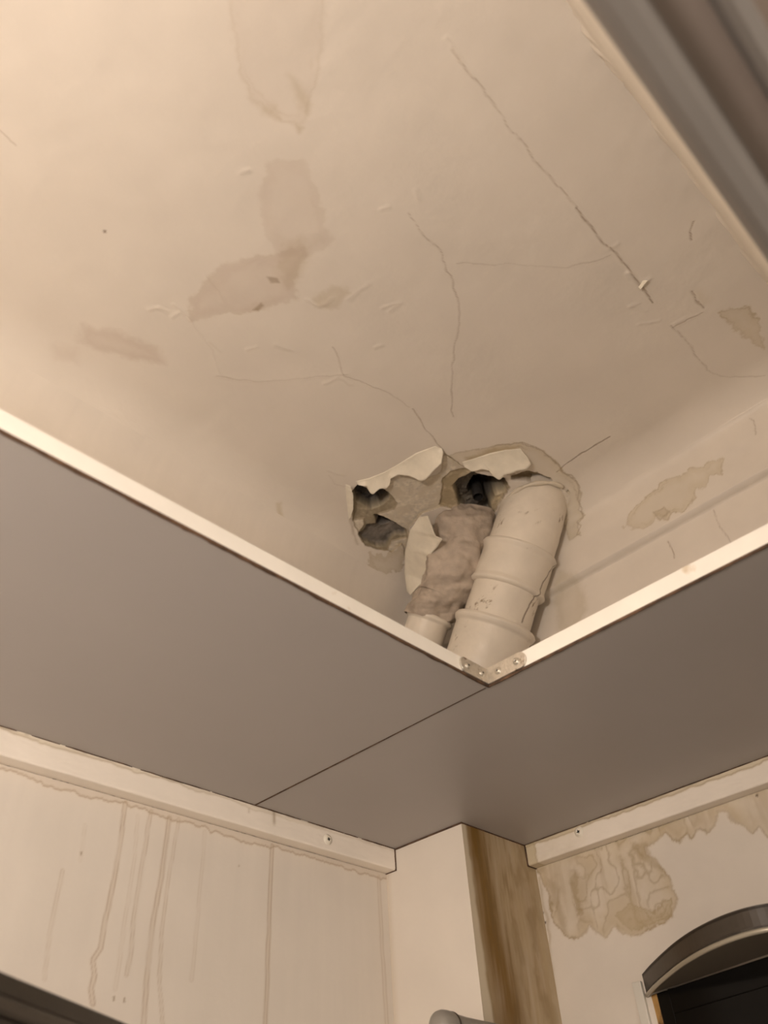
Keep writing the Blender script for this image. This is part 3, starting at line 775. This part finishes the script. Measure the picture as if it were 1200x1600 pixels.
# second, thinner pipe buried in lumpy plaster near the corner
p2 = empty('drain_pipe', (.875, .72, ZP + .25), 'thinner cream pipe wrapped in lumpy plaster, half hidden behind the fat pipe', 'pipe')
B0 = at_x(714, 846, .872); B1 = at_x(671, 968, .876); bd = (B1 - B0) / np.linalg.norm(B1 - B0)
W0 = at_x(722, 846, .874); W1 = at_x(708, 890, .878); W2 = at_x(690, 935, .880)
pts, rr = dens([W0 + np.array([.004, -.010, .045]), W0, W1, W2, B1 - bd * .008, B1 + bd * .004], [.055, .054, .052, .045, .038, .034])
def wrapcol(v, u, w, c):
    n = fbm(v[:, 0] + v[:, 1], v[:, 2], 45, 341)
    m = smooth(-.1, .4, n)[:, None] * .6; c = c * (1 - m) + np.array((.33, .27, .215)) * m
    return speck(v, c, 343, .9, .12)
add('plaster_wrap', local(p2, sweep('plaster_wrap', pts, rr, 110, .012, 345, col=(.55, .465, .38), colfn=wrapcol)), 'plaster', parent=p2)
pts, rr = dens([B1 - bd * .006, B1 - bd * .004, B1, B1 + bd * .004, B1 + bd * .006, B1 + bd * .18], [.032, .0385, .0405, .0385, .0355, .0345])
add('socket', local(p2, sweep('socket', pts, rr, 64, .0008, 347, colfn=lambda v, u, w, c: speck(v, c, 348))), 'pipe', parent=p2)
# little iron stub inside the deep hole
h3 = at_z(748, 782, ZC)
st = lathe_mesh('iron_stub', [(.0085, 0), (.0095, .002), (.0095, .05), (.006, .05), (.006, .004)], axis_frame((h3[0], h3[1], ZC + .008), (.12, .05, 1)), 24, cap=False)
add('iron_stub', st, 'iron', parent=ceil, label='dark pipe stub in the hole')

# ================================================================== PEELING PAINT FLAPS (parts of the ceiling)
def flap(name, attach, free, drops, curl=.5, seed=0, nseg=14, thick=.0011, off_at=0.0):
    """sheet of paint: attached along one traced line on the shell, hanging to a free edge that is `drops` metres off it"""
    A = [at_shell(*p, off=off_at) for p in attach]; Fp = [at_shell(*p, off=d) for p, d in zip(free, drops)]
    def resample(P, n):
        P = np.array(P); s = np.concatenate([[0], np.cumsum(np.linalg.norm(np.diff(P, axis=0), axis=1))]); t = np.linspace(0, s[-1], n)
        return np.stack([np.interp(t, s, P[:, k]) for k in range(3)], 1)
    n = 60
    A = resample(A, n); Fr = resample(Fp, n)
    Fr = Fr + .0007 * np.stack([fbm(Fr[:, 0], Fr[:, 1], 260, seed + k) for k in range(3)], 1)
    vs = []
    for j in range(nseg + 1):
        t = j / nseg
        P = A * (1 - t) + Fr * t
        z = A[:, 2] * (1 - t ** (1 + curl)) + Fr[:, 2] * t ** (1 + curl)          # leaves the surface gently, then drops
        P = P.copy(); P[:, 2] = z
        P[:, 2] += .0008 * fbm(P[:, 0], P[:, 1], 50, seed + 9) * t
        vs.append(P)
    v = np.concatenate(vs); idx = np.arange(len(v)).reshape(nseg + 1, n)
    q = np.stack([idx[:-1, :-1], idx[:-1, 1:], idx[1:, 1:], idx[1:, :-1]], -1).reshape(-1, 4)
    me = bpy.data.meshes.new(name); me.from_pydata(v.tolist(), [], q.tolist()); me.update()
    for p in me.polygons: p.use_smooth = True
    o = add(name, me, 'flap', parent=ceil, label='curled flap of peeling paint')
    sm = o.modifiers.new('thick', 'SOLIDIFY'); sm.thickness = thick; sm.offset = 0
    return o
flap('paint_flap', [(556,752),(575,748),(600,738),(625,724),(650,708),(680,697),(691,701)],
     [(560,758),(573,760),(579,771),(583,773),(588,768),(594,763),(603,764),(609,758),(610,748),(622,742),(636,743),(648,747),(655,752),(664,751),(676,738),(690,724),(692,706)],
     [.004,.008,.012,.013,.012,.010,.010,.009,.008,.008,.010,.014,.018,.020,.020,.016,.010], seed=401)
flap('paint_flap', [(722,722),(742,716),(766,708),(790,703),(813,701)],
     [(726,730),(738,737),(753,733),(764,735),(772,745),(779,750),(784,748),(788,742),(798,740),(810,735),(823,734),(830,725),(824,714),(814,703)],
     [.004,.006,.008,.012,.016,.018,.017,.016,.016,.015,.014,.012,.008,.003], seed=411)
flap('paint_flap', [(655,808),(641,828),(633,862),(632,895),(636,925)],
     [(668,806),(676,826),(681,838),(691,842),(684,854),(673,866),(671,888),(664,907),(652,918),(641,930)],
     [.050,.066,.076,.088,.086,.084,.086,.084,.078,.066], seed=421, curl=.1, off_at=.026)
flap('paint_flap', [(540,757),(541,775),(543,795),(545,812)],
     [(548,760),(552,775),(552,795),(548,808)], [.003,.006,.005,.002], seed=431)
flap('paint_flap', [(996,447),(1003,440)], [(1001,452),(1013,438)], [.006,.007], seed=441, nseg=6)

# ================================================================== WALL OVER THE DOOR, DOOR FRAME, REST OF THE ROOM
wd = bpy.data.meshes.new('wall_door')
DX0, DX1 = -.40, .62; DZ = CAMZ + .375
def wy(z): return np.interp(z, [DZ, ZC], [-.004, YC0])
s = Surf(steps((XL, -.1, .05), (-.1, XB, .0025)), steps((DZ, ZC + .004, .006)), lambda x, y: (0, 0), (.90, .835, .735))
s.disp += .0012 * fbm(s.u, s.v, 30, 501)
jag = .0050 * fbm(s.u, s.v * 0, 45, 502) + .0045 * np.abs(fbm(s.u, s.v * 0, 120, 503))
pos = np.stack([s.u, wy(s.v) + jag * smooth(ZC - .08, ZC, s.v), s.v], 1)
walld = add('wall_door', s.mesh('wall_door', pos, np.tile(np.array([0, -1.0, 0]), (len(pos), 1)), flip=True), 'wall', kind='structure',
            label='cream wall strip above the doorway with a ragged paint edge at the ceiling', cat='wall')
add('wall_door_side', box_mesh('wall_door_side', (DX1 + .07, -.10, 0), (XB + .05, -.006, DZ)), 'plain', parent=walld)
add('wall_door_side', box_mesh('wall_door_side', (XL, -.10, 0), (DX0 - .07, -.006, DZ)), 'plain', parent=walld)
fl = add('floor', box_mesh('floor', (XL - .05, -1.2, -.05), (XB + .05, YA + .05, 0)), 'floor', kind='structure', label='dull brown floor', cat='floor')
wb = add('wall_back', box_mesh('wall_back', (XL - .05, -.1, 0), (XL, YA + .02, ZC + .02)), 'plain', kind='structure', label='plain cream end wall', cat='wall')

# stepped grey door frame right above the camera
FZ = CAMZ + .340
def rail(name, prof, mat, parent=None, **kw):
    me = prism_mesh(name, [(DX0 - .07, y, z) for y, z in prof], (0, 0, 0), (DX1 - DX0 + .14, 0, 0))
    return add(name, me, mat, parent=parent, **kw)
dr = rail('door_1', [(-.0005, FZ + .05), (-.0008, FZ + .006), (-.003, FZ + .002), (-.007, FZ), (-.0135, FZ + .001), (-.0175, FZ + .0045), (-.0195, FZ + .012), (-.0195, FZ + .05)], 'frame',
          kind='structure', label='grey stepped door frame head, blurred close overhead', cat='door')
rail('frame_rebate', [(-.0195, FZ + .05), (-.0195, FZ + .022), (-.036, FZ + .022), (-.036, FZ + .05)], 'framedk', dr)
rail('frame_step', [(-.036, FZ + .05), (-.036, FZ + .010), (-.0375, FZ + .005), (-.041, FZ + .003), (-.046, FZ + .005), (-.048, FZ + .012), (-.048, FZ + .05)], 'frame', dr)
rail('frame_rebate', [(-.048, FZ + .05), (-.048, FZ + .024), (-.100, FZ + .024), (-.100, FZ + .05)], 'framedk', dr)
for x in (DX0, DX1):
    sx = -1 if x < 0 else 1
    add('jamb', box_mesh('jamb', (min(x, x + sx * .07), -.10, 0), (max(x, x + sx * .07), -.0005, FZ), .003, 2), 'frame', parent=dr)

# ================================================================== MIRROR CABINET with bow-fronted hood (right edge)
ZH = CAMZ + .1937
hl = at_z(1011, 1557, ZH); hr = at_z(1200, 1494, ZH)
mc = empty('mirror_cabinet', (XB, .40, CAMZ - .35), 'dark mirror cabinet with grey bow-fronted hood on the stained wall', 'cabinet')
dirb = (hr - hl) / np.linalg.norm(hr - hl)
back = [hl, hl + dirb * .40]
arc = [at_z(x, y, ZH) for x, y in ((1011,1556),(1022,1544),(1040,1528),(1062,1510),(1090,1492),(1125,1475),(1160,1462),(1200,1452))]
mid = (back[0] + back[1]) / 2; nrmb = np.array([-dirb[1], dirb[0], 0]); nrmb = nrmb if nrmb[0] < 0 else -nrmb
arc2 = []
for p in arc[::-1]:                         # mirrored right half of the bow
    r = p - mid; arc2.append(mid - dirb * r.dot(dirb) + nrmb * r.dot(nrmb))
front = [p for p in arc] + [p for p in arc2 if (p - arc[-1]).dot(dirb) > .01]
front = np.array(front)
# fascia: bowed vertical band
FH = .0215
def ribbon(name, line, z0, z1, th, mat, parent):
    out = []
    L = np.array(line); T = np.gradient(L, axis=0); T /= np.linalg.norm(T, axis=1, keepdims=True)
    N = np.stack([-T[:, 1], T[:, 0], 0 * T[:, 0]], 1); N = np.where((N @ nrmb)[:, None] < 0, -N, N)
    vs = []; n = len(L)
    for p, q in zip(L, N):
        a = p + q * 0; b = p - q * th
        vs += [(a[0], a[1], z0), (a[0], a[1], z1), (b[0], b[1], z1), (b[0], b[1], z0)]
    fs = []
    for k in range(n - 1):
        for j in range(4): fs.append((k * 4 + j, k * 4 + (j + 1) % 4, k * 4 + 4 + (j + 1) % 4, k * 4 + 4 + j))
    fs += [(0, 1, 2, 3), ((n - 1) * 4 + 3, (n - 1) * 4 + 2, (n - 1) * 4 + 1, (n - 1) * 4)]
    me = bpy.data.meshes.new(name); me.from_pydata(vs, [], fs)
    bm = bmesh.new(); bm.from_mesh(me); bmesh.ops.recalc_face_normals(bm, faces=bm.faces[:]); bm.to_mesh(me); bm.free()
    return add(name, local(parent, me), mat, parent=parent)
def fine(line, n=60):
    P = np.array(line); s = np.concatenate([[0], np.cumsum(np.linalg.norm(np.diff(P, axis=0), axis=1))]); t = np.linspace(0, s[-1], n)
    Q = np.stack([np.interp(t, s, P[:, k]) for k in range(3)], 1)
    for _ in range(6): Q[1:-1] = (Q[:-2] + 2 * Q[1:-1] + Q[2:]) / 4
    return Q
fr = fine(front)
ribbon('fascia', fr, ZH + .002, ZH + FH, .006, 'hood', mc)
pts, rr = dens(fr + np.array([0, 0, .0005]), np.full(len(fr), .0024), .004)
add('rim', local(mc, sweep('rim', pts, rr, 12)), 'hoodrim', parent=mc, label='pale rounded rim')
un = [tuple(p) for p in fr] + [tuple(back[1]), tuple(back[0])]
add('hood_underside', local(mc, prism_mesh('hood_underside', un, (0, 0, .0015), (0, 0, .005))), 'hoodunder', parent=mc)
add('hood_top', local(mc, prism_mesh('hood_top', un, (0, 0, FH - .002), (0, 0, FH + .001))), 'hood', parent=mc)
# dark glass door under the hood and its wooden edge, white side panel on the wall
def slab(name, p, q, z0, z1, th, mat, parent):
    d = (q - p) / np.linalg.norm(q - p); n = np.array([-d[1], d[0], 0]); n = n if n[0] > 0 else -n
    o = [(p[0], p[1], z0), (q[0], q[1], z0), (q[0], q[1], z1), (p[0], p[1], z1)]
    return add(name, local(parent, prism_mesh(name, o, (0, 0, 0), tuple(n * th), .0008)), mat, parent=parent)
zlow = CAMZ - .35
slab('wood_edge', hl + dirb * .0, hl + dirb * .016, zlow, ZH, .014, 'wood', mc)
slab('door_stile', hl + dirb * .016, hl + dirb * .036, zlow, ZH, .014, 'dkglass', mc)
slab('door_rail', hl + dirb * .036, back[1], ZH - .024, ZH, .014, 'dkglass', mc)
slab('mirror_glass', hl + dirb * .036, back[1], zlow, ZH - .024, .010, 'dkglass', mc)
add('side_panel', local(mc, box_mesh('side_panel', (XB - .005, hl[1] + .0005, zlow), (XB, hl[1] + .0125, ZH + .016), .001, 2)), 'white', parent=mc)
add('back_panel', local(mc, box_mesh('back_panel', (XB - .0012, hl[1] - .36, zlow), (XB, hl[1] - .03, ZH + .002))), 'dkmetal', parent=mc)

# ================================================================== DARK FRAMED SCREEN at the lower left
zt = CAMZ + .120
s0 = at_z(0, 1516, zt); s1 = at_z(205, 1601, zt); sd = (s1 - s0) / np.linalg.norm(s1 - s0)
ds = empty('shower_screen', tuple(s0 * np.array([1, 1, 0])), 'dark metal framed screen at the lower left corner, blurred', 'screen')
a0 = s0 - sd * .35; a1 = s0 + sd * .30
def seg(name, off0, off1, z0, z1, mat, bev=.0015):
    n = np.array([sd[1], -sd[0], 0]); n = n if n.dot(-s0) > 0 else -n
    o = [(a0[0], a0[1], z0), (a1[0], a1[1], z0), (a1[0], a1[1], z1), (a0[0], a0[1], z1)]
    return add(name, local(ds, prism_mesh(name, o, tuple(n * off0), tuple(n * off1), bev)), mat, parent=ds)
M['bronze2'] = material('dark_bronze_highlight', (.10, .085, .07), rough=.28, metal=.4, noise=.1, nscale=20, bump=.04)
seg('top_rail', -.012, .0, zt - .011, zt, 'dkmetal')
seg('rail_bead', -.012, .004, zt - .021, zt - .0112, 'bronze2', .003)
seg('lower_rail', -.012, .002, zt - .030, zt - .0212, 'dkmetal')
seg('glass', -.009, -.005, .05, zt - .030, 'dkglass', 0)

# ================================================================== GREY SHOWER HEAD at the bottom edge
zt2 = CAMZ + .1585
g0 = at_z(694, 1604, zt2); g1 = at_z(800, 1622, zt2 - .001)
ax = Vector(g1 - g0).normalized()
sh = empty('hand_shower', tuple(g0), 'grey rounded hand shower tip at the bottom edge beside the column', 'hand shower')
prof = []
for r, h in ((.0005,-.0150),(.006,-.0146),(.0105,-.0125),(.0135,-.009),(.0150,-.004),(.0152,.002),(.0143,.010),(.0130,.020),(.0120,.035),(.0115,.060),(.0112,.090),(.0110,.110),(.0005,.112)):
    prof.append((r, h))
add('body', local(sh, lathe_mesh('body', prof, axis_frame(g0, ax), 40)), 'grey', parent=sh)
add('seam_ring', local(sh, lathe_mesh('seam_ring', [(.0138, .009), (.0149, .0095), (.0149, .0115), (.0136, .012)], axis_frame(g0, ax), 40, cap=False)), 'hood', parent=sh)
# clip on the column that holds it, and the hose hanging from its foot
gc = g0 + np.array(ax) * .100
add('holder', local(sh, box_mesh('holder', (gc[0] - .012, gc[1] - .004, gc[2] - .014), (gc[0] + .012, CY + .001, gc[2] + .006), .003, 2)), 'hood', parent=sh)
ge = g0 + np.array(ax) * .108
hp = [ge, ge + np.array([.012, -.004, -.010]), ge + np.array([.018, -.006, -.040]), ge + np.array([.018, -.006, -.30]), ge + np.array([.0, -.010, -.70])]
pts, rr = dens(hp, [.006] * 5, .008)
add('hose', local(sh, sweep('hose', pts, rr, 14)), 'screw', parent=sh)
